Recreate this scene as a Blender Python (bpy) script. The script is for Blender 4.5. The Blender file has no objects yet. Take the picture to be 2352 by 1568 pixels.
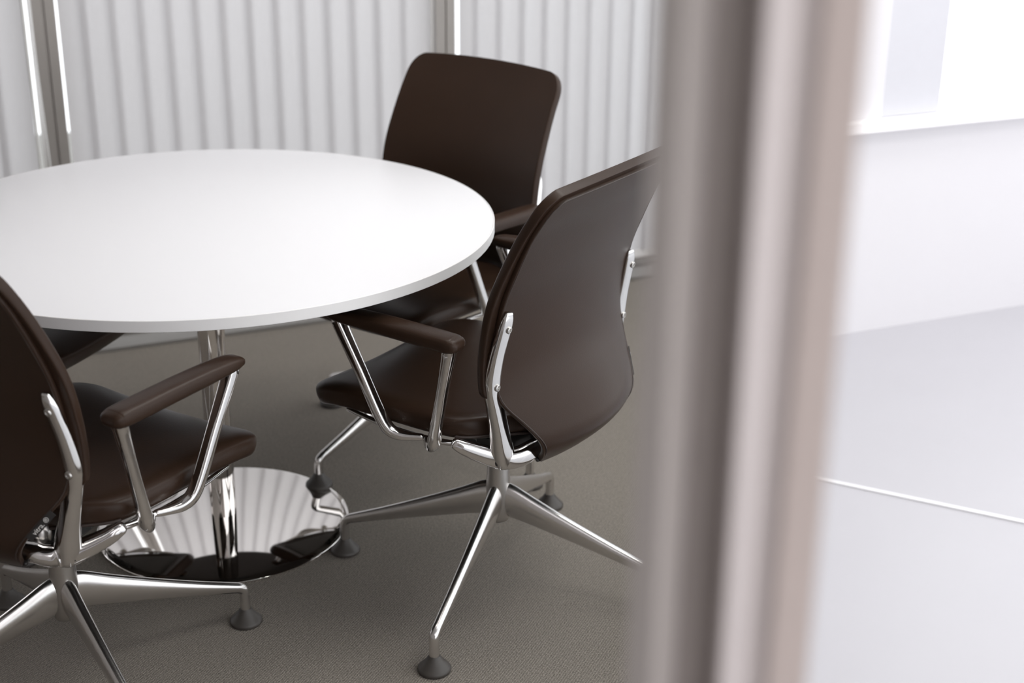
import bpy, math, random
import numpy as np
from mathutils import Vector, Matrix

random.seed(4)
scene = bpy.context.scene
COL = scene.collection

# ------------------------------------------------------------------ camera
CAM_F = 3339.05 / 2352 * 36.0
cd = bpy.data.cameras.new('camera')
cd.sensor_width = 36.0
cd.lens = CAM_F
cd.clip_start = 0.05
cd.dof.use_dof = True
cd.dof.focus_distance = 2.72
cd.dof.aperture_fstop = 2.8
cam = bpy.data.objects.new('camera', cd)
COL.objects.link(cam)
r_ = Vector((0.99996502, 0.00303465, 0.00779397))
u_ = Vector((-0.00836392, 0.36281382, 0.93182411))
w_ = Vector((0.0, 0.93185671, -0.36282651))
cam.matrix_world = Matrix(((r_.x, u_.x, -w_.x, 0.0), (r_.y, u_.y, -w_.y, 0.0),
                           (r_.z, u_.z, -w_.z, 1.6373), (0, 0, 0, 1)))
scene.camera = cam

# ------------------------------------------------------------------ world (even overcast sky), colour management
world = bpy.data.worlds.new('overcast_sky')
scene.world = world
world.use_nodes = True
bg = world.node_tree.nodes['Background']
bg.inputs['Color'].default_value = (0.985, 0.965, 1.0, 1)
bg.inputs['Strength'].default_value = 2.15
PANEL_LIGHT = 3.6          # ceiling panels of the meeting room
HALL_FILL = 12.0           # unseen panels added over the hall, lighting carpet and nearest chair back
scene.view_settings.view_transform = 'Standard'
scene.view_settings.look = 'None'
scene.view_settings.exposure = 0.0
scene.view_settings.gamma = 1.0
scene.view_settings.use_curve_mapping = False
try:
    scene.cycles.use_denoising = True
    scene.cycles.max_bounces = 6
    scene.cycles.diffuse_bounces = 4
    scene.cycles.glossy_bounces = 4
    scene.cycles.transmission_bounces = 4
    scene.cycles.transparent_max_bounces = 10
    scene.cycles.use_adaptive_sampling = True
    scene.cycles.adaptive_threshold = 0.04
    scene.cycles.sample_clamp_indirect = 6.0
except Exception:
    pass

# ------------------------------------------------------------------ materials
def new_mat(name):
    m = bpy.data.materials.new(name)
    m.use_nodes = True
    nt = m.node_tree
    b = nt.nodes['Principled BSDF']
    return m, nt, b

def basic(name, col, rough=0.5, metal=0.0, noise=0.0, nscale=30.0, bump=0.0, bscale=200.0, spec=0.5, coat=0.0):
    m, nt, b = new_mat(name)
    b.inputs['Base Color'].default_value = (*col, 1)
    b.inputs['Roughness'].default_value = rough
    b.inputs['Metallic'].default_value = metal
    b.inputs['Specular IOR Level'].default_value = spec
    b.inputs['Coat Weight'].default_value = coat
    tc = nt.nodes.new('ShaderNodeTexCoord')
    if noise > 0:
        n = nt.nodes.new('ShaderNodeTexNoise')
        n.inputs['Scale'].default_value = nscale
        n.inputs['Detail'].default_value = 4
        nt.links.new(tc.outputs['Object'], n.inputs['Vector'])
        mx = nt.nodes.new('ShaderNodeMix'); mx.data_type = 'RGBA'
        mx.inputs[6].default_value = (*[c * (1 - noise) for c in col], 1)
        mx.inputs[7].default_value = (*[min(1, c * (1 + noise)) for c in col], 1)
        nt.links.new(n.outputs['Fac'], mx.inputs[0])
        nt.links.new(mx.outputs[2], b.inputs['Base Color'])
    if bump > 0:
        n2 = nt.nodes.new('ShaderNodeTexNoise')
        n2.inputs['Scale'].default_value = bscale
        n2.inputs['Detail'].default_value = 3
        nt.links.new(tc.outputs['Object'], n2.inputs['Vector'])
        bp = nt.nodes.new('ShaderNodeBump')
        bp.inputs['Strength'].default_value = bump
        bp.inputs['Distance'].default_value = 0.001
        nt.links.new(n2.outputs['Fac'], bp.inputs['Height'])
        nt.links.new(bp.outputs['Normal'], b.inputs['Normal'])
    return m

M = {}
M['leather'] = basic('brown_leather', (0.034, 0.0186, 0.0118), 0.35, noise=0.12, nscale=9, bump=0.16, bscale=420, spec=0.20)
M['leather_edge'] = basic('brown_leather_seam', (0.040, 0.026, 0.021), 0.5, noise=0.1, nscale=60)
M['chrome'] = basic('polished_aluminium', (0.80, 0.785, 0.775), 0.11, 1.0)
M['satin'] = basic('satin_aluminium', (0.56, 0.54, 0.52), 0.30, 1.0)
M['legs'] = basic('brushed_polished_aluminium', (0.72, 0.70, 0.685), 0.22, 1.0)
M['mirror'] = basic('mirror_chrome', (0.83, 0.80, 0.775), 0.035, 1.0)
M['plastic'] = basic('dark_plastic', (0.055, 0.048, 0.043), 0.45, noise=0.1)
M['black'] = basic('black_plastic', (0.018, 0.016, 0.015), 0.5, noise=0.1)
M['table'] = basic('white_laminate', (0.89, 0.885, 0.91), 0.38, noise=0.006, nscale=3)
M['under'] = basic('dark_backing_panel', (0.045, 0.036, 0.031), 0.6, noise=0.1, nscale=12)
M['band'] = basic('white_edge_band', (0.92, 0.905, 0.90), 0.42, noise=0.01, nscale=5)
M['frame'] = basic('taupe_anodised_frame', (0.33, 0.305, 0.285), 0.42, 0.35, noise=0.03, nscale=40)
M['post'] = basic('warm_grey_frame_profile', (0.42, 0.385, 0.36), 0.45, 0.1, noise=0.03, nscale=60)
M['post_lit'] = basic('lit_frame_cover', (0.60, 0.55, 0.53), 0.45, 0.1, noise=0.03, nscale=60)  # frame colour made paler to stand in for light on these faces
M['post_warm_lit'] = basic('lit_beige_frame_cover', (0.66, 0.57, 0.525), 0.5, 0.05, noise=0.03, nscale=60)  # beige frame colour, lightened in place of light falling on the right edge
M['shaded_recess'] = basic('shaded_frame_recess', (0.30, 0.265, 0.245), 0.65, noise=0.05, nscale=60)  # shade of the recessed band put into a darker frame colour
M['wall'] = basic('white_wall_paint', (0.84, 0.84, 0.85), 0.7, noise=0.015, nscale=4)
M['hallwall'] = basic('hall_wall_paint', (0.66, 0.66, 0.675), 0.7, noise=0.015, nscale=4)
M['greywall'] = basic('warm_grey_wall_paint', (0.26, 0.245, 0.23), 0.7, noise=0.02, nscale=4)
M['ceil'] = basic('ceiling_paint', (0.55, 0.54, 0.53), 0.8, noise=0.01, nscale=4)
M['hallfloor'] = basic('pale_resin_floor', (0.45, 0.45, 0.475), 0.35, noise=0.03, nscale=2.5)
M['white'] = basic('white_strip', (0.95, 0.95, 0.95), 0.4, noise=0.01)
M['joint'] = basic('pale_joint_strip', (0.70, 0.70, 0.71), 0.4, noise=0.01)
M['pilaster'] = basic('pale_grey_column_paint', (0.55, 0.56, 0.59), 0.6, noise=0.02)
M['strip'] = basic('grey_floor_grille', (0.20, 0.188, 0.175), 0.5, 0.2, noise=0.04, nscale=80)
M['concrete'] = basic('concrete_parapet', (0.24, 0.235, 0.22), 0.8, noise=0.08, nscale=8)
M['clear'] = basic('pale_acrylic', (0.78, 0.78, 0.76), 0.25, noise=0.02)
M['tagtext'] = basic('tag_print', (0.75, 0.73, 0.70), 0.6, noise=0.02)

def carpet():
    m, nt, b = new_mat('grey_loop_carpet')
    tc = nt.nodes.new('ShaderNodeTexCoord')
    mp = nt.nodes.new('ShaderNodeMapping'); mp.inputs['Rotation'].default_value = (0, 0, math.radians(23.5))
    nt.links.new(tc.outputs['Object'], mp.inputs['Vector'])
    w1 = nt.nodes.new('ShaderNodeTexWave'); w1.bands_direction = 'X'; w1.inputs['Scale'].default_value = 62
    w1.inputs['Distortion'].default_value = 2.0; w1.inputs['Detail'].default_value = 2; w1.inputs['Detail Scale'].default_value = 6
    w2 = nt.nodes.new('ShaderNodeTexWave'); w2.bands_direction = 'Y'; w2.inputs['Scale'].default_value = 75
    w2.inputs['Distortion'].default_value = 3.0; w2.inputs['Detail'].default_value = 2; w2.inputs['Detail Scale'].default_value = 5
    for w in (w1, w2):
        nt.links.new(mp.outputs['Vector'], w.inputs['Vector'])
    mul = nt.nodes.new('ShaderNodeMath'); mul.operation = 'MULTIPLY'
    nt.links.new(w1.outputs['Fac'], mul.inputs[0]); nt.links.new(w2.outputs['Fac'], mul.inputs[1])
    n = nt.nodes.new('ShaderNodeTexNoise'); n.inputs['Scale'].default_value = 260; n.inputs['Detail'].default_value = 3
    nt.links.new(tc.outputs['Object'], n.inputs['Vector'])
    nb = nt.nodes.new('ShaderNodeTexNoise'); nb.inputs['Scale'].default_value = 5; nb.inputs['Detail'].default_value = 2
    nt.links.new(tc.outputs['Object'], nb.inputs['Vector'])
    add = nt.nodes.new('ShaderNodeMath'); add.operation = 'MULTIPLY_ADD'; add.inputs[1].default_value = 0.55
    nt.links.new(mul.outputs[0], add.inputs[0]); nt.links.new(n.outputs['Fac'], add.inputs[2])
    cr = nt.nodes.new('ShaderNodeValToRGB')
    cr.color_ramp.elements[0].position = 0.25; cr.color_ramp.elements[0].color = (0.118, 0.1045, 0.0905, 1)
    cr.color_ramp.elements[1].position = 1.0; cr.color_ramp.elements[1].color = (0.355, 0.320, 0.278, 1)
    nt.links.new(add.outputs[0], cr.inputs['Fac'])
    mx = nt.nodes.new('ShaderNodeMix'); mx.data_type = 'RGBA'; mx.blend_type = 'MULTIPLY'; mx.inputs[0].default_value = 0.22
    nt.links.new(cr.outputs['Color'], mx.inputs[6]); nt.links.new(nb.outputs['Color'], mx.inputs[7])
    nt.links.new(cr.outputs['Color'], b.inputs['Base Color'])
    bp = nt.nodes.new('ShaderNodeBump'); bp.inputs['Strength'].default_value = 0.6; bp.inputs['Distance'].default_value = 0.003
    nt.links.new(add.outputs[0], bp.inputs['Height']); nt.links.new(bp.outputs['Normal'], b.inputs['Normal'])
    b.inputs['Roughness'].default_value = 0.95; b.inputs['Specular IOR Level'].default_value = 0.1
    return m
M['carpet'] = carpet()

def blind():
    m = bpy.data.materials.new('translucent_blind_fabric'); m.use_nodes = True
    nt = m.node_tree; nt.nodes.clear()
    out = nt.nodes.new('ShaderNodeOutputMaterial')
    d = nt.nodes.new('ShaderNodeBsdfDiffuse'); t = nt.nodes.new('ShaderNodeBsdfTranslucent')
    tc = nt.nodes.new('ShaderNodeTexCoord'); n = nt.nodes.new('ShaderNodeTexNoise')
    mp = nt.nodes.new('ShaderNodeMapping'); mp.inputs['Scale'].default_value = (400, 400, 40)
    nt.links.new(tc.outputs['Object'], mp.inputs['Vector']); nt.links.new(mp.outputs['Vector'], n.inputs['Vector'])
    n.inputs['Scale'].default_value = 1.0
    cr = nt.nodes.new('ShaderNodeValToRGB')
    cr.color_ramp.elements[0].color = (0.80, 0.78, 0.79, 1); cr.color_ramp.elements[1].color = (0.90, 0.885, 0.90, 1)
    nt.links.new(n.outputs['Fac'], cr.inputs['Fac'])
    d.inputs['Color'].default_value = (0.50, 0.488, 0.495, 1); nt.links.new(cr.outputs['Color'], t.inputs['Color'])
    mx = nt.nodes.new('ShaderNodeMixShader'); mx.inputs[0].default_value = 0.37
    nt.links.new(d.outputs[0], mx.inputs[1]); nt.links.new(t.outputs[0], mx.inputs[2])
    nt.links.new(mx.outputs[0], out.inputs['Surface'])
    return m
M['blind'] = blind()

def pane():
    m = bpy.data.materials.new('clear_glass_pane'); m.use_nodes = True
    nt = m.node_tree; nt.nodes.clear()
    out = nt.nodes.new('ShaderNodeOutputMaterial')
    tr = nt.nodes.new('ShaderNodeBsdfTransparent'); tr.inputs['Color'].default_value = (0.95, 0.97, 0.965, 1)
    gl = nt.nodes.new('ShaderNodeBsdfGlossy'); gl.inputs['Roughness'].default_value = 0.01
    lw = nt.nodes.new('ShaderNodeLayerWeight'); lw.inputs['Blend'].default_value = 0.5
    pw = nt.nodes.new('ShaderNodeMath'); pw.operation = 'POWER'; pw.inputs[1].default_value = 5.0
    nt.links.new(lw.outputs['Facing'], pw.inputs[0])
    fr = nt.nodes.new('ShaderNodeMath'); fr.operation = 'MULTIPLY_ADD'; fr.inputs[1].default_value = 0.7; fr.inputs[2].default_value = 0.03
    nt.links.new(pw.outputs[0], fr.inputs[0])
    mx = nt.nodes.new('ShaderNodeMixShader')
    nt.links.new(fr.outputs[0], mx.inputs[0]); nt.links.new(tr.outputs[0], mx.inputs[1]); nt.links.new(gl.outputs[0], mx.inputs[2])
    nt.links.new(mx.outputs[0], out.inputs['Surface'])
    return m
M['glass'] = pane()

def lamp(name, col, s):
    m = bpy.data.materials.new(name); m.use_nodes = True
    nt = m.node_tree; nt.nodes.clear()
    out = nt.nodes.new('ShaderNodeOutputMaterial'); e = nt.nodes.new('ShaderNodeEmission')
    e.inputs['Color'].default_value = (*col, 1); e.inputs['Strength'].default_value = s
    nt.links.new(e.outputs[0], out.inputs['Surface'])
    return m
M['panel'] = lamp('ceiling_panel_light', (1.0, 0.95, 0.92), PANEL_LIGHT)
M['hall_fill'] = lamp('hall_fill_panel', (1.0, 0.965, 0.94), HALL_FILL)

# ------------------------------------------------------------------ mesh helpers
def mk(name, verts, faces, mat, parent=None, smooth=True, sub=0, auto=None):
    me = bpy.data.meshes.new(name)
    me.from_pydata([tuple(map(float, v)) for v in verts], [], faces)
    me.validate(); me.update()
    if smooth:
        me.polygons.foreach_set('use_smooth', [True] * len(me.polygons))
        if auto is not None:
            me.set_sharp_from_angle(angle=math.radians(auto))
    me.materials.append(M[mat])
    o = bpy.data.objects.new(name, me)
    COL.objects.link(o)
    if parent is not None:
        o.parent = parent
    if sub:
        s = o.modifiers.new('subdivision', 'SUBSURF'); s.levels = sub; s.render_levels = sub
    return o

def empty(name, loc=(0, 0, 0), rz=0.0):
    o = bpy.data.objects.new(name, None)
    COL.objects.link(o)
    o.empty_display_size = 0.1
    o.location = loc; o.rotation_euler = (0, 0, rz)
    return o

def tag(o, label=None, cat=None, group=None, kind=None):
    if label: o['label'] = label
    if cat: o['category'] = cat
    if group: o['group'] = group
    if kind: o['kind'] = kind
    return o

def catmull(pts, n):
    pts = [np.array(p, float) for p in pts]
    P = [2 * pts[0] - pts[1]] + pts + [2 * pts[-1] - pts[-2]]
    out = []
    for i in range(1, len(P) - 2):
        for k in range(n):
            t = k / n
            a, b, c, d = P[i - 1], P[i], P[i + 1], P[i + 2]
            out.append(0.5 * ((2 * b) + (-a + c) * t + (2 * a - 5 * b + 4 * c - d) * t * t + (-a + 3 * b - 3 * c + d) * t ** 3))
    out.append(P[-2])
    return out

def sweep(keys, side, n=5, m=20, ex=2.0, cap=True, smooth_path=True):
    """keys: (x, y, z, a, b) rows; a = half width along SIDE, b = half height; returns verts, faces"""
    ks = catmull(keys, n) if smooth_path else [np.array(k, float) for k in keys]
    side = np.array(side, float)
    rings = []
    N = len(ks)
    def frame(i):
        a, b = ks[max(i - 1, 0)][:3], ks[min(i + 1, N - 1)][:3]
        T = b - a; T /= np.linalg.norm(T)
        S = side - T * (T @ side); S /= np.linalg.norm(S)
        return T, S, np.cross(T, S)
    def ring(c, S, U, a, b):
        r = []
        for j in range(m):
            q = 2 * math.pi * j / m
            cx, sx = math.cos(q), math.sin(q)
            r.append(c + S * a * math.copysign(abs(cx) ** (2 / ex), cx) + U * b * math.copysign(abs(sx) ** (2 / ex), sx))
        return r
    T, S, U = frame(0)
    if cap:
        h = min(ks[0][3], ks[0][4])
        for k in range(4):
            q = math.pi / 2 * (k + 0.15) / 4
            rings.append(ring(ks[0][:3] - T * h * math.cos(q), S, U, ks[0][3] - h * (1 - math.sin(q)), ks[0][4] - h * (1 - math.sin(q))))
    for i in range(N):
        T, S, U = frame(i)
        rings.append(ring(ks[i][:3], S, U, ks[i][3], ks[i][4]))
    if cap:
        h = min(ks[-1][3], ks[-1][4])
        for k in range(3, -1, -1):
            q = math.pi / 2 * (k + 0.15) / 4
            rings.append(ring(ks[-1][:3] + T * h * math.cos(q), S, U, ks[-1][3] - h * (1 - math.sin(q)), ks[-1][4] - h * (1 - math.sin(q))))
    V = [v for r in rings for v in r]
    F = []
    for i in range(len(rings) - 1):
        for j in range(m):
            F.append((i * m + j, i * m + (j + 1) % m, (i + 1) * m + (j + 1) % m, (i + 1) * m + j))
    F.append(tuple(range(m - 1, -1, -1)))
    F.append(tuple((len(rings) - 1) * m + j for j in range(m)))
    return V, F

def join(*vf):
    V, F = [], []
    for v, f in vf:
        k = len(V); V += list(v); F += [tuple(i + k for i in q) for q in f]
    return V, F

def revolve(prof, m=40, c=(0, 0)):
    V, F = [], []
    for r, z in prof:
        for j in range(m):
            q = 2 * math.pi * j / m
            V.append((c[0] + max(r, 1e-4) * math.cos(q), c[1] + max(r, 1e-4) * math.sin(q), z))
    for i in range(len(prof) - 1):
        for j in range(m):
            F.append((i * m + j, i * m + (j + 1) % m, (i + 1) * m + (j + 1) % m, (i + 1) * m + j))
    F.append(tuple(range(m - 1, -1, -1)))
    F.append(tuple((len(prof) - 1) * m + j for j in range(m)))
    return V, F

def box(x0, x1, y0, y1, z0, z1, bev=0.0):
    if bev <= 0:
        V = [(x, y, z) for x in (x0, x1) for y in (y0, y1) for z in (z0, z1)]
        F = [(0, 1, 3, 2), (4, 6, 7, 5), (0, 4, 5, 1), (2, 3, 7, 6), (0, 2, 6, 4), (1, 5, 7, 3)]
        return V, F
    b = bev
    rows = []
    for z, i in ((z0, b), (z0 + b, 0), (z1 - b, 0), (z1, b)):
        rows.append([(x0 + i + b, y0 + i, z), (x1 - i - b, y0 + i, z), (x1 - i, y0 + i + b, z), (x1 - i, y1 - i - b, z),
                     (x1 - i - b, y1 - i, z), (x0 + i + b, y1 - i, z), (x0 + i, y1 - i - b, z), (x0 + i, y0 + i + b, z)])
    V = [v for r in rows for v in r]; F = []
    for i in range(3):
        for j in range(8):
            F.append((i * 8 + j, i * 8 + (j + 1) % 8, (i + 1) * 8 + (j + 1) % 8, (i + 1) * 8 + j))
    F.append(tuple(range(7, -1, -1))); F.append(tuple(24 + j for j in range(8)))
    return V, F

def thick_sheet(P, t):
    """P[i][j]: mid-surface grid; t: thickness (number or [i][j]); returns closed verts, faces"""
    P = np.array(P, float); nv, nu = P.shape[:2]
    du = np.gradient(P, axis=1); dv = np.gradient(P, axis=0)
    Nn = np.cross(du, dv); Nn /= np.linalg.norm(Nn, axis=2, keepdims=True) + 1e-12
    T = np.broadcast_to(np.array(t, float), (nv, nu))[..., None] / 2
    A = (P + Nn * T).reshape(-1, 3); B = (P - Nn * T).reshape(-1, 3)
    V = list(A) + list(B); n = nv * nu; F = []
    for i in range(nv - 1):
        for j in range(nu - 1):
            a, b, c, d = i * nu + j, i * nu + j + 1, (i + 1) * nu + j + 1, (i + 1) * nu + j
            F.append((a, b, c, d)); F.append((n + d, n + c, n + b, n + a))
    rim = [j for j in range(nu)] + [i * nu + nu - 1 for i in range(1, nv)] + [(nv - 1) * nu + j for j in range(nu - 2, -1, -1)] + [i * nu for i in range(nv - 2, 0, -1)]
    for k in range(len(rim)):
        a, b = rim[k], rim[(k + 1) % len(rim)]
        F.append((b, a, n + a, n + b))
    return V, F

def interp(x, tab):
    return float(np.interp(x, [q[0] for q in tab], [q[1] for q in tab]))

def smooth_tab(tab, n=6):
    c = catmull([(a, b) for a, b in tab], n)
    return [(float(q[0]), float(q[1])) for q in c]

# ------------------------------------------------------------------ the room: wall frame (s along the window wall, d away from camera)
TH = math.radians(23.5)
EX, EY = math.cos(TH), math.sin(TH)
def sd(s, d, z=0.0):
    return (s * EX - d * EY, s * EY + d * EX, z)

def sdbox(s0, s1, d0, d1, z0, z1):
    V, F = box(s0, s1, d0, d1, z0, z1)
    return [sd(*v) for v in V], F

RAD = Vector((0.168, 1.0)).normalized()          # line of the glass partition in plan
def rp(a, b, z=0.0):                             # a along the partition, b to its right
    return (RAD.x * a + RAD.y * b, RAD.y * a - RAD.x * b, z)

F0 = sd(-1.45, 0.75); F1 = (0.118, 0.70, 0)
tag(mk('floor', [F0, F1, (0.863, 5.14, 0), sd(-1.45, 4.40)], [(0, 1, 2, 3)], 'carpet', smooth=False),
    'grey loop carpet under the table and chairs', kind='structure')
tag(mk('floor_hall', [sd(-1.45, -2.4), sd(5.0, -2.4), sd(5.0, 3.60), sd(2.36, 3.60), F1, F0], [(0, 1, 2, 3, 4, 5)], 'hallfloor', smooth=False),
    'pale polished floor beyond the partition', kind='structure')
V, F = sdbox(-1.5, 2.6, -0.8, 4.5, 2.8, 2.9)
ceil = tag(mk('ceiling', V, F, 'ceil', smooth=False), 'plain white ceiling with a flat light panel and added hall panels', kind='structure')
for s, d in ((0.85, 2.75),):
    V, F = sdbox(s - .45, s + .45, d - .45, d + .45, 2.785, 2.80)
    mk('light_panel', V, F, 'panel', ceil, smooth=False)
for s, d in ((1.85, 1.6), (2.1, 2.75)):  # added fill from the right, out of view
    V, F = sdbox(s - .5, s + .5, d - .3, d + .3, 2.785, 2.80)
    mk('light_panel', V, F, 'hall_fill', ceil, smooth=False)
V, F = sdbox(-1.5, -1.4, -2.4, 4.5, 0, 2.8)
tag(mk('wall_left', V, F, 'greywall', smooth=False), 'plain grey wall on the left of the room', kind='structure')
V, F = sdbox(-1.5, 0.0, -2.5, -2.4, 0, 2.8)
tag(mk('wall_back', V, F, 'greywall', smooth=False), 'plain wall behind the viewer', kind='structure')

# window wall: mullions, bottom rail, panes
win = tag(empty('window_1', sd(1.0, 4.40)), 'glazed wall with grey mullions behind vertical blinds', kind='structure')
MUL = [(-0.805, -0.742), (0.405, 0.468), (1.615, 1.680), (2.825, 2.890)]
def local_to(o, V):
    mi = Matrix.Translation(-Vector(o.location))
    return [tuple(mi @ Vector(v)) for v in V]
for a, b in MUL:
    c = (a + b) / 2
    # two halves meeting in a groove, with a slim nose
    prof = [(a, 4.46), (a, 4.335), (c - .004, 4.335), (c - .003, 4.341), (c + .003, 4.341), (c + .004, 4.335), (b, 4.335), (b, 4.46)]
    n = len(prof)
    V = [sd(p[0], p[1], 0.0) for p in prof] + [sd(p[0], p[1], 2.8) for p in prof]
    F = [(i, (i + 1) % n, n + (i + 1) % n, n + i) for i in range(n)]
    mk('mullion', local_to(win, V), F, 'frame', win, smooth=False)
for i in range(3):
    V, F = sdbox(MUL[i][1], MUL[i + 1][0], 4.44, 4.448, 0.03, 2.75)
    mk('pane', local_to(win, V), F, 'glass', win, smooth=False)
    V, F = sdbox(MUL[i][1], MUL[i + 1][0], 4.37, 4.46, 0.0, 0.034)
    mk('bottom_rail', local_to(win, V), F, 'frame', win, smooth=False)
    V, F = sdbox(MUL[i][1], MUL[i + 1][0], 4.40, 4.46, 2.74, 2.80)
    mk('top_rail', local_to(win, V), F, 'frame', win, smooth=False)
V, F = sdbox(-1.4, 2.83, 4.235, 4.345, 0.0, 0.010)
V2, F2 = sdbox(-1.4, 2.83, 4.345, 4.37, 0.0, 0.022)
tag(mk('trim_1', *join((V, F), (V2, F2)), 'strip', smooth=False), 'grey metal strip along the foot of the window wall', kind='structure')
V, F = sdbox(-5.0, 2.95, 4.47, 7.35, -0.12, -0.02)
tag(mk('floor_terrace', V, F, 'concrete', smooth=False), 'dark stone terrace outside the window', kind='structure')

# vertical blinds, one per bay, every slat a part
def vertical_blind(starts, label, chain=False):
    s_mid = starts[len(starts) // 2]
    b = empty('vertical_blind', sd(s_mid, 4.36, 0.063))
    tag(b, label, 'blind', 'vertical blinds hanging in the window bays')
    W = 0.050
    me = None
    for i, s in enumerate(starts):
        if me is None:
            V, F = [], []
            nx = 7
            for z in (0.0, 2.60):
                for j in range(nx):
                    q = -1 + 2 * j / (nx - 1)
                    V.append((q * W, 0.004 * (1 - q * q), z))
            F = [(j, j + 1, nx + j + 1, nx + j) for j in range(nx - 1)]
            o = mk('slat', V, F, 'blind', b)
            me = o.data
        else:
            o = bpy.data.objects.new('slat', me); COL.objects.link(o); o.parent = b
        p = Vector(sd(s, 4.36, 0.063)) - Vector(b.location)
        o.location = p
        if i == 0 and len(starts) == 14: o.scale = (0.80 if s < 1 else 0.66, 1, 1)
        o.rotation_euler = (0, 0, TH + math.radians(8.0 + random.uniform(-1.2, 1.2)))
    V, F = sdbox(starts[0] - .05, starts[-1] + .05, 4.335, 4.385, 2.665, 2.71)
    mk('head_rail', local_to(b, V), F, 'white', b, smooth=False)
    if chain:
        V, F = [], []
        bs = []
        z = 0.34
        while z < 2.66:
            sx = 0.4085 - 0.0235 * (z - .5) / 1.0
            c = sd(sx, 4.300, z)
            m = 6
            k = len(V)
            for (r, dz) in ((0.0009, -.0030), (.0030, 0.0), (.0009, .0030)):
                for j in range(m):
                    q = 2 * math.pi * j / m
                    V.append((c[0] + r * math.cos(q), c[1] + r * math.sin(q), c[2] + dz))
            for i in range(2):
                for j in range(m):
                    F.append((k + i * m + j, k + i * m + (j + 1) % m, k + (i + 1) * m + (j + 1) % m, k + (i + 1) * m + j))
            z += 0.0062
        o = mk('bead_chain', local_to(b, V), F, 'white', b); o['kind'] = 'stuff'
        V, F = sweep([(*sd(0.386, 4.33, 0.30), .0045, .0045), (*sd(0.381, 4.33, 0.74), .0045, .0045), (*sd(0.375, 4.33, 2.6), .0045, .0045)], (1, 0, 0), n=3, m=10)
        mk('tilt_wand', local_to(b, V), F, 'clear', b)
    return b
vertical_blind([0.330 - 0.0803 * i for i in range(12, -1, -1)], 'white vertical blind left of the left grey mullion, with bead chain', chain=True)
vertical_blind([0.518] + [0.587 + 0.0803 * i for i in range(12)] + [1.559], 'white vertical blind in the wide bay between the two grey mullions')
vertical_blind([1.734] + [1.800 + 0.0803 * i for i in range(13)], 'white vertical blind right of the mullion behind the farthest chair')

# glass partition seen edge on: blurred foreground post, panes and far post
part = tag(empty('wall_partition', rp(0.69, 0.0)), 'blurred warm grey frame post of the glass partition in the foreground', kind='structure')
def plan_mesh(name, pts, z0, z1, mat):
    n = len(pts)
    V = [(p[0], p[1], z0) for p in pts] + [(p[0], p[1], z1) for p in pts]
    F = [(i, (i + 1) % n, n + (i + 1) % n, n + i) for i in range(n)] + [tuple(range(n - 1, -1, -1)), tuple(range(n, 2 * n))]
    o = mk(name, local_to(part, V), F, mat, part, smooth=False)
    return o
plan_mesh('frame_profile', [(0.0621, 0.6523), (0.0748, 0.6467), (0.0892, 0.6672), (0.1016, 0.7455), (0.0776, 0.7455)], 0, 2.8, 'post')
plan_mesh('shaded_recess', [(0.0891, 0.6728), (0.1120, 0.6728), (0.1221, 0.7362), (0.1003, 0.7362)], 0, 2.8, 'shaded_recess')
plan_mesh('cover_strip', [(0.1100, 0.6635), (0.1115, 0.6523), (0.1269, 0.6560), (0.1471, 0.7455), (0.1231, 0.7455)], 0, 2.8, 'post_lit')
plan_mesh('cover_strip', [(0.1279, 0.6635), (0.1391, 0.6598), (0.1552, 0.7362), (0.1438, 0.7362)], 0, 2.8, 'post_lit')
plan_mesh('cover_strip', [(0.1379, 0.6560), (0.1572, 0.6523), (0.1735, 0.7455), (0.1567, 0.7455)], 0, 2.8, 'post_warm_lit')
for k, (a0, a1) in enumerate(((0.80, 2.20), (2.22, 3.65), (3.67, 5.05))):
    V = [rp(a0, -.005, .06), rp(a1, -.005, .06), rp(a1, .005, .06), rp(a0, .005, .06),
         rp(a0, -.005, 2.74), rp(a1, -.005, 2.74), rp(a1, .005, 2.74), rp(a0, .005, 2.74)]
    F = [(0, 1, 2, 3), (4, 7, 6, 5), (0, 4, 5, 1), (1, 5, 6, 2), (2, 6, 7, 3), (3, 7, 4, 0)]
    mk('pane', local_to(part, V), F, 'glass', part, smooth=False)
for nm, z0, z1 in (('floor_rail', 0.0, .06), ('head_rail', 2.74, 2.8)):
    V = [rp(a, b, z) for z in (z0, z1) for a, b in ((.8, -.02), (5.05, -.02), (5.05, .02), (.8, .02))]
    F = [(0, 1, 2, 3), (4, 7, 6, 5), (0, 4, 5, 1), (1, 5, 6, 2), (2, 6, 7, 3), (3, 7, 4, 0)]
    mk(nm, local_to(part, V), F, 'post', part, smooth=False)

# hall beyond the partition: white wall with a high window band
V, F = sdbox(2.37, 5.0, 3.52, 3.70, 0, 0.655)
V2, F2 = sdbox(2.37, 5.0, 3.52, 3.70, 2.35, 2.8)
V3, F3 = sdbox(2.37, 2.735, 3.52, 3.70, 0.655, 2.35)
tag(mk('wall_hall', *join((V, F), (V2, F2), (V3, F3)), 'hallwall', smooth=False), 'white wall below the window band in the hall', kind='structure')
w2 = tag(empty('window_2', sd(3.5, 3.55, 0.655)), 'bright window band over the white wall in the hall', kind='structure')
V, F = sdbox(2.37, 5.0, 3.48, 3.60, 0.655, 0.685); mk('window_sill', local_to(w2, V), F, 'white', w2, smooth=False)
V, F = sdbox(2.735, 5.0, 3.61, 3.64, 0.96, 1.0); mk('transom', local_to(w2, V), F, 'white', w2, smooth=False)
V, F = sdbox(2.735, 5.0, 3.65, 3.66, 0.685, 2.35); mk('pane', local_to(w2, V), F, 'glass', w2, smooth=False)
V, F = sdbox(2.735, 2.95, 3.525, 3.60, 0.687, 2.8)
tag(mk('trim_2', V, F, 'pilaster', smooth=False), 'pale grey pillar standing on the hall window sill', kind='structure')
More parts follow.
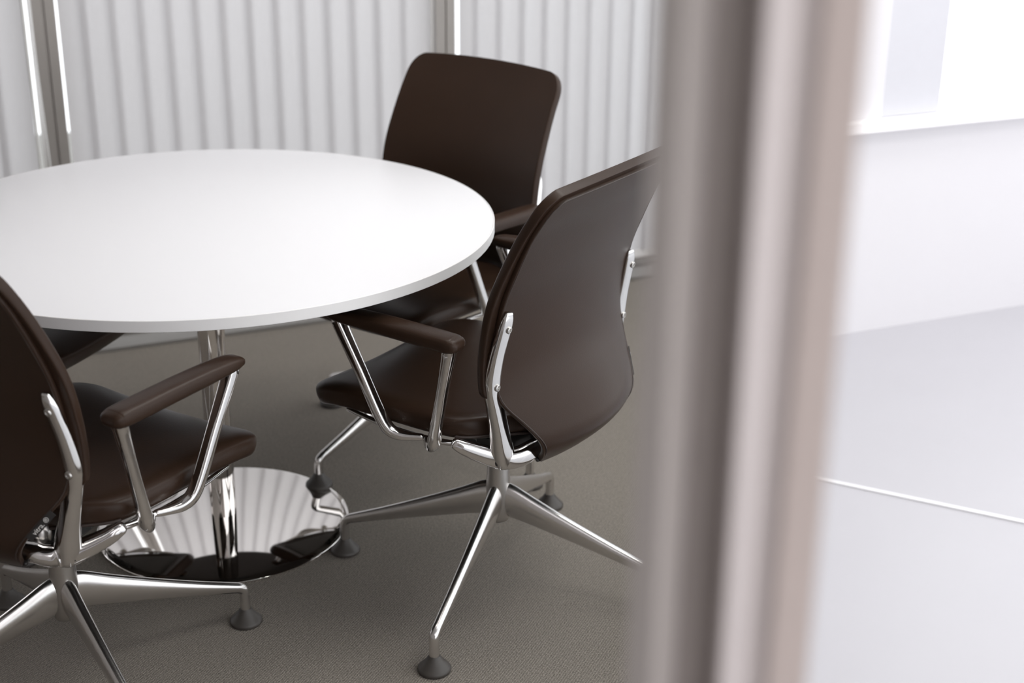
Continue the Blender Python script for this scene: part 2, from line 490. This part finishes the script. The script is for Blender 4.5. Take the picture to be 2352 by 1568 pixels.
a, b = Vector((0.791, 3.261, 0)), Vector((1.215, 3.052, 0))
dv = (b - a).normalized(); nv = Vector((-dv.y, dv.x, 0)) * 0.008
p0, p1 = a - dv * 0.15, b + dv * 1.6
V = [p0 - nv, p1 - nv, p1 + nv, p0 + nv]; V = [Vector((v.x, v.y, 0)) for v in V] + [Vector((v.x, v.y, 0.004)) for v in V]
F = [(3, 2, 1, 0), (4, 5, 6, 7), (0, 1, 5, 4), (1, 2, 6, 5), (2, 3, 7, 6), (3, 0, 4, 7)]
tag(mk('trim_3', V, F, 'joint', smooth=False), 'thin white joint strip set in the pale hall floor', kind='structure')

# ------------------------------------------------------------------ round table
TX, TY, TR = -0.6697, 3.018, 0.630
tb = tag(empty('round_table', (TX, TY, 0)), 'round white pedestal table on a mirror-polished disc foot', 'table')
V, F = revolve([(0, .7185), (TR - .0025, .7185), (TR - .0025, .7385), (TR - .003, .7396), (TR - .0042, .74), (0, .74)], 128)
mk('table_top', V, F, 'table', tb, auto=30)
# edge band with a butt joint
V, F = [], []
m = 160
q0 = math.atan2(-0.585, -0.245)
prof = [(TR - .0025, .7178), (TR - .0008, .7175), (TR, .7185), (TR, .7388), (TR - .0008, .7398), (TR - .0025, .7398)]
for i in range(m + 1):
    q = q0 + 0.0016 + (2 * math.pi - 0.0032) * i / m
    for r, z in prof:
        V.append((r * math.cos(q), r * math.sin(q), z))
for i in range(m):
    for j in range(len(prof)):
        k = len(prof)
        F.append((i * k + j, (i + 1) * k + j, (i + 1) * k + (j + 1) % k, i * k + (j + 1) % k))
mk('edge_band', V, F, 'band', tb, auto=18)
V, F = revolve([(.030, .020), (.030, .700), (.030, .701)], 64)
mk('column', V, F, 'mirror', tb, auto=40)
V, F = revolve([(0, .695), (.12, .695), (.122, .697), (.122, .7185), (0, .7185)], 48)
mk('mounting_plate', V, F, 'black', tb, auto=30)
V, F = revolve([(.122, .7168), (TR - .006, .7168), (TR - .006, .7186), (.122, .7186)], 96)
mk('underside_panel', V, F[:-2] + [(3 * 96 + j, 3 * 96 + (j + 1) % 96, (j + 1) % 96, j) for j in range(96)], 'under', tb, auto=30)
PR = 0.2893
prof = [(0, 0.0)]
prof += [(PR - .002, 0.0), (PR, .002), (PR, .0055), (PR - .0015, .0072)]
for i in range(1, 15):
    q = 1 - i / 15
    prof.append(((PR - .0015) * q, .0072 + .0235 * (1 - q * q)))
prof.append((0, .0307))
V, F = revolve(prof, 128)
mk('foot_disc', V, F, 'mirror', tb, auto=40)

# ------------------------------------------------------------------ conference chair, built once in its own frame (x right, y forward)
PAD_Y = smooth_tab([(.53, -.136), (.55, -.130), (.61, -.125), (.68, -.133), (.743, -.147), (.80, -.170), (.868, -.202), (.912, -.229), (.96, -.257)])
BULGE = smooth_tab([(.38, .055), (.40, .062), (.45, .078), (.50, .068), (.55, .055), (.61, .045), (.743, .032), (.86, .026), (.97, .020)])
SH_Y = smooth_tab([(.38, -.128), (.40, -.147), (.43, -.167), (.46, -.175), (.50, -.166), (.55, -.148), (.61, -.140), (.68, -.148), (.743, -.162), (.80, -.185), (.868, -.216), (.912, -.243), (.96, -.270)])
SH_W = smooth_tab([(.38, .125), (.40, .140), (.41, .150), (.44, .168), (.47, .186), (.50, .205), (.53, .226), (.555, .236), (.60, .239), (.75, .239), (.97, .236)])

def pad_w(z):
    z0, z1, r = .548, .957, .042
    w = .252 - .010 * max(0, (z - .75) / .2)
    if z > z1 - r:
        t = min(1, (z - (z1 - r)) / r); w -= r * (1 - math.sqrt(max(0, 1 - t * t)))
    if z < z0 + .018:
        t = min(1, ((z0 + .018) - z) / .018); w -= .018 * (1 - math.sqrt(max(0, 1 - t * t)))
    return w

def arch(x, z, top):
    return 0.010 * (1 - (x / .25) ** 2) * max(0, (z - .70) / (top - .70)) ** 2

USS = [-1, -.955, -.88, -.76, -.55, -.28, 0, .28, .55, .76, .88, .955, 1]
US = [-1, -.985, -.95, -.86, -.7, -.5, -.25, 0, .25, .5, .7, .86, .95, .985, 1]

def build_pad(root):
    zs = [.548, .5495, .553, .560, .567, .60, .64, .68, .72, .76, .80, .84, .88, .905, .92, .932, .942, .949, .954, .9565, .957]
    G = []
    for z in zs:
        row = []
        for u in US:
            x = u * pad_w(z)
            row.append((x, interp(z, PAD_Y) - interp(z, BULGE) * (1 - (x / .25) ** 2), z + arch(x, z, .957)))
        G.append(row)
    V, F = thick_sheet(G, 0.019)
    return mk('backrest', V, F, 'leather', root, sub=2)

def shell_point(u, z, inset=0.0):
    top = .944
    w = interp(z, SH_W) - inset
    r = .042
    if z > top - r:
        t = min(1, (z - (top - r)) / r); w -= r * (1 - math.sqrt(max(0, 1 - t * t)))
    x = u * w
    return (x, interp(z, SH_Y) - interp(z, BULGE) * (1 - (x / .25) ** 2), z + arch(x, z, .957))

def build_shell(root):
    zs = [.398, .400, .405, .415, .43, .45, .47, .49, .51, .53, .545, .56, .60, .64, .68, .72, .76, .80, .84, .88, .905, .92, .932, .938, .942, .944]
    G = [[shell_point(u, z) for u in US] for z in zs]
    o = mk('back_shell', *thick_sheet(G, 0.011), 'leather', root, sub=2)
    # seam running round the rear panel
    path = []
    zz = list(np.linspace(.405, .94, 46))
    for z in zz:
        p = shell_point(1, z, .0035); path.append((p[0], p[1] - .0060, p[2]))
    for u in np.linspace(.98, -.98, 14):
        p = shell_point(u, .9425, .002); path.append((p[0], p[1] - .0060, p[2]))
    for z in zz[::-1]:
        p = shell_point(-1, z, .0035); path.append((p[0], p[1] - .0060, p[2]))
    V, F = sweep([(*p, .0013, .0013) for p in path], (0, 1, .02), m=6, smooth_path=False)
    mk('seam', V, F, 'leather_edge', o)
    # dark lining along the lower edge
    path = [shell_point(u, .400) for u in np.linspace(-1, 1, 19)]
    V, F = sweep([(p[0], p[1] + .004, p[2] - .002, .0045, .0045) for p in path], (0, 0, 1), m=8, smooth_path=False)
    mk('lower_lining', V, F, 'black', o)
    return o

SEAT_W = smooth_tab([(-.165, .060), (-.155, .100), (-.145, .128), (-.12, .170), (-.098, .206), (-.08, .230), (-.058, .245), (0, .250), (.10, .250), (.22, .250), (.27, .246), (.295, .232), (.303, .215), (.306, .195)])
SEAT_Z = smooth_tab([(-.165, .458), (-.12, .468), (-.05, .470), (.05, .469), (.16, .471), (.22, .470), (.26, .465), (.285, .457), (.306, .446)])

def build_seat(root):
    ys = [-.165, -.160, -.147, -.12, -.095, -.07, -.03, .03, .10, .16, .21, .25, .275, .293, .3025, .306]
    G = []
    for y in ys:
        row = []
        w = interp(y, SEAT_W)
        for u in USS[::-1]:
            x = u * w
            k = (x / .25) ** 2
            row.append((x, y, interp(y, SEAT_Z) - .013 * (1 - k) - .004 * max(0, (abs(x) - .2) / .05) ** 2))
        G.append(row)
    T = [[.050 if i not in (0, len(ys) - 1) else .026 for j in USS] for i in range(len(ys))]
    for i in range(len(ys)):
        T[i][0] = T[i][-1] = .026
        T[i][1] = T[i][-2] = min(T[i][1], .044)
    V, F = thick_sheet(G, T)
    o = mk('seat', V, F, 'leather', root, sub=2)
    # sewn piping round the rear of the cushion
    ysr = list(np.linspace(-.062, -.163, 14))
    path = [(interp(y, SEAT_W) - .004, y, interp(y, SEAT_Z) - .013 * (1 - (interp(y, SEAT_W) / .25) ** 2) - .016) for y in ysr]
    path = path + [(-p[0], p[1], p[2]) for p in path[::-1]]
    V, F = sweep([(*p, .0032, .0032) for p in path], (0, .02, 1), m=8, smooth_path=False)
    mk('piping', V, F, 'leather_edge', o)
    # pan under the cushion
    G = []
    for y in (-.150, -.13, -.10, -.06, 0, .10, .20, .26):
        w = min(interp(y, SEAT_W), .23) - .022
        G.append([(u * w, y, interp(y, SEAT_Z) - .013 * (1 - u * u) - .027) for u in US[::-1]])
    mk('seat_pan', *thick_sheet(G, .010), 'plastic', root, sub=1)
    return o

def build_side(root, sg):
    def S(rows): return [(r[0] * sg, *r[1:]) for r in rows]
    # back bracket: upright, forward arm and rear arm in one casting
    up = sweep(S([(.2270, -.1735, .722, .0100, .0050), (.2285, -.1710, .711, .0128, .0080), (.2305, -.1655, .690, .0142, .0100), (.2355, -.152, .634, .0142, .0115),
                  (.2355, -.143, .577, .0160, .0132), (.2230, -.142, .527, .0172, .0152), (.207, -.141, .470, .0185, .0175), (.196, -.139, .432, .0215, .0205), (.190, -.136, .406, .0205, .0205)]), (1, -.15, 0), n=5, m=28, ex=2.8)
    fw = sweep(S([(.186, -.139, .4055, .0180, .0205), (.203, -.118, .4125, .0165, .0190), (.225, -.095, .4255, .0145, .0165), (.240, -.080, .4360, .0130, .0142), (.248, -.070, .4430, .0112, .0118)]), (.65, .76, 0), n=4, m=24, ex=3.0)
    re = sweep(S([(.194, -.126, .407, .0175, .0205), (.180, -.145, .4055, .0185, .0205), (.162, -.160, .4085, .0182, .0200), (.142, -.170, .4150, .0175, .0190), (.110, -.172, .4180, .0145, .0160)]), (.7, .7, 0), n=4, m=24, ex=2.6)
    br = mk('bracket', *join(up, fw, re), 'chrome', root)
    for (px, py, pz, ny) in ((.2320, -.1775, .694, -1), (.2385, -.1570, .577, -1)):
        V, F = revolve([(0, -.004), (.0070, -.004), (.0070, .0016), (.0058, .0026), (.0040, .0026), (.0034, .0006), (0, .0006)], 20)
        mt = Matrix.Translation((px * sg, py, pz)) @ Matrix.Rotation(math.radians(90 + (12 if pz > .6 else 4)), 4, 'X')
        mk('screw', [tuple(mt @ Vector(v)) for v in V], F, 'satin', br, auto=40)
    # rail under the seat edge
    V, F = sweep(S([(.247, -.072, .444, .0070, .0060), (.251, -.03, .4400, .0070, .0055), (.251, .05, .4370, .0070, .0055), (.244, .13, .4380, .0065, .0050), (.232, .21, .4400, .0055, .0045)]), (1, 0, 0), n=4, m=14)
    mk('side_rail', V, F, 'chrome', root)
    # armrest: pad and two posts
    V, F = sweep(S([(.285, .181, .654, .0150, .0125), (.2845, .171, .632, .0135, .0120), (.281, .135, .560, .0118, .0112), (.277, .098, .483, .0122, .0112), (.2735, .078, .450, .0126, .0108),
                    (.268, .058, .4385, .0118, .0095), (.261, .036, .4370, .0100, .0078), (.254, .010, .4390, .0072, .0060)]), (1, 0, 0), n=6, m=24, ex=3.2)
    mk('arm_post', V, F, 'chrome', root)
    V, F = sweep(S([(.285, -.082, .654, .0145, .0135), (.284, -.078, .634, .0122, .0118), (.281, -.062, .565, .0108, .0098), (.2775, -.045, .490, .0118, .0104), (.2755, -.036, .450, .0128, .0118),
                    (.270, -.028, .4360, .0118, .0105), (.262, -.016, .4325, .0100, .0085), (.254, -.004, .4365, .0074, .0065)]), (1, 0, 0), n=6, m=24, ex=3.2)
    mk('arm_post', V, F, 'chrome', root)
    V, F = sweep(S([(.285, -.093, .664, .0238, .0140), (.285, -.083, .6645, .0248, .0160), (.285, -.04, .6655, .0252, .0166), (.285, .05, .6680, .0252, .0162), (.285, .13, .6690, .0246, .0150), (.285, .178, .6690, .0232, .0122), (.285, .196, .6690, .0200, .0090)]), (1, 0, 0), n=5, m=28, ex=3.2)
    mk('arm_pad', V, F, 'leather', root)

def text_mesh(txt):
    cu = bpy.data.curves.new('t', 'FONT'); cu.body = txt; cu.size = 1.0; cu.align_x = 'CENTER'; cu.align_y = 'CENTER'; cu.extrude = 0.01
    cu.resolution_u = 3
    o = bpy.data.objects.new('t', cu); COL.objects.link(o)
    bpy.context.view_layer.update()
    dg = bpy.context.evaluated_depsgraph_get()
    me = bpy.data.meshes.new_from_object(o.evaluated_get(dg))
    vs = [tuple(v.co) for v in me.vertices]; fs = [tuple(p.vertices) for p in me.polygons]
    bpy.data.objects.remove(o); bpy.data.curves.remove(cu)
    return vs, fs

def build_chair():
    root = empty('conference_chair')
    build_seat(root)
    build_pad(root)
    build_shell(root)
    build_side(root, 1); build_side(root, -1)
    mk('mechanism', *join(box(-.150, .150, -.168, -.03, .385, .436, .018), box(-.105, .105, -.10, .115, .372, .428, .018), box(-.07, .07, -.10, .07, .335, .40, .02)), 'black', root, auto=30)  # widest box is dark filler, added to keep the gap under the back black
    V, F = sweep([(-.20, -.135, .405, .012, .012), (0, -.135, .400, .016, .016), (.20, -.135, .405, .012, .012)], (0, 1, 0), n=4, m=16)
    mk('cross_bar', V, F, 'black', root)
    V, F = revolve([(0, -.02), (.015, -.02), (.018, -.012), (.018, .004), (.0145, .012), (.006, .0165), (0, .017)], 28)
    for sg in (1,):
        mk('knob', [(v[0] + sg * .132, v[1] - .140, v[2] + .436) for v in V], F, 'satin', root, auto=60)
    # small sewn tag with print at the right lower edge of the back
    pz0, pz1 = .466, .520
    pts = []
    a = Vector(shell_point(1, pz1)); b = Vector(shell_point(1, pz0))
    ax = (b - a).normalized()
    out = Vector((.55, -.83, .12)); out = (out - ax * out.dot(ax)).normalized()
    sd_ = ax.cross(out)
    c = (a + b) / 2 + out * .0072 - sd_ * 0.001
    L, Wd, Tk = (b - a).length / 2 * .82, .0062, .0008
    V = [c + ax * (L * i) + sd_ * (Wd * j) + out * (Tk * k) for i in (-1, 1) for j in (-1, 1) for k in (-1, 1)]
    F = [(0, 1, 3, 2), (4, 6, 7, 5), (0, 4, 5, 1), (2, 3, 7, 6), (0, 2, 6, 4), (1, 5, 7, 3)]
    tg = mk('fabric_tag', V, F, 'black', root, smooth=False)
    tv, tf = text_mesh('vitra. \u00ae')
    # reading direction runs up the edge
    rd, upv = -ax, None
    upv = out.cross(rd)
    sc = .0120
    mk('tag_print', [c + rd * (v[0] * sc) + upv * (v[1] * sc) + out * (v[2] * .02 + .0011) for v in tv], tf, 'tagtext', tg, smooth=False)
    # base
    V, F = revolve([(0, .150), (.016, .150), (.0225, .153), (.0255, .160), (.0265, .185), (.0258, .235), (.0240, .262), (.0235, .30), (.0235, .372)], 40)
    mk('column', V, F, 'satin', root, auto=50)
    legs = []
    V, F = sweep([(.010, 0, .2045, .0165, .0380), (.030, 0, .1990, .0160, .0375), (.08, 0, .1815, .0150, .0310), (.16, 0, .1530, .0130, .0235), (.26, 0, .1180, .0113, .0160), (.335, 0, .0925, .0105, .0120),
                  (.354, 0, .0855, .0103, .0110), (.3635, 0, .0770, .0103, .0105), (.3657, 0, .0640, .0103, .0103), (.3657, 0, .050, .0103, .0103), (.3657, 0, .028, .0103, .0103)], (0, 1, 0), n=5, m=24, ex=2.15)
    g = revolve([(0, 0.0), (.0300, 0.0), (.0325, .0012), (.0335, .0040), (.0332, .0075), (.0300, .0110), (.0220, .0195), (.0155, .0275), (.0125, .0330), (.0115, .0345), (0, .0345)], 40, (.3657, 0))
    l0 = mk('leg', V, F, 'legs', root)
    g0 = mk('glide', *g, 'plastic', l0, auto=40)
    for k in range(1, 4):
        l = l0.copy(); COL.objects.link(l); l.parent = root
        q = g0.copy(); COL.objects.link(q); q.parent = l
    return root

def copy_tree(o, parent=None):
    c = o.copy(); COL.objects.link(c); c.parent = parent
    for ch in o.children:
        copy_tree(ch, c)
    return c

CH = [
    (-0.0267, 2.7695, 0.9909, -1.905, 'brown leather conference chair seen from behind, beside the blurred post'),
    (-0.8347, 2.3685, -0.557, 0.6554, 'brown leather conference chair nearest the viewer, cut by the left picture edge'),
    (-0.2264, 3.4676, 2.4798, -2.2975, 'brown leather conference chair facing the viewer, its tall back against the blinds'),
    (-1.205, 3.175, math.radians(-106.5), math.radians(20), 'dark conference chair mostly hidden under the left side of the table'),
]
proto = build_chair()
chairs = [proto] + [None] * 3
for i in range(1, 4):
    chairs[i] = copy_tree(proto)
for c, (cx, cy, w, b, lab) in zip(chairs, CH):
    c.location = (cx, cy, 0); c.rotation_euler = (0, 0, w)
    tag(c, lab, 'chair', 'conference chairs around the table')
    k = 0
    for ch in c.children:
        if ch.name.split('.')[0] == 'leg':
            if k == 0 and c is chairs[2]:
                for q in ch.children: q.location = (0, 0, 0.0105)      # this glide stands on the disc foot
            ch.rotation_euler = (0, 0, b - w + k * math.pi / 2); k += 1
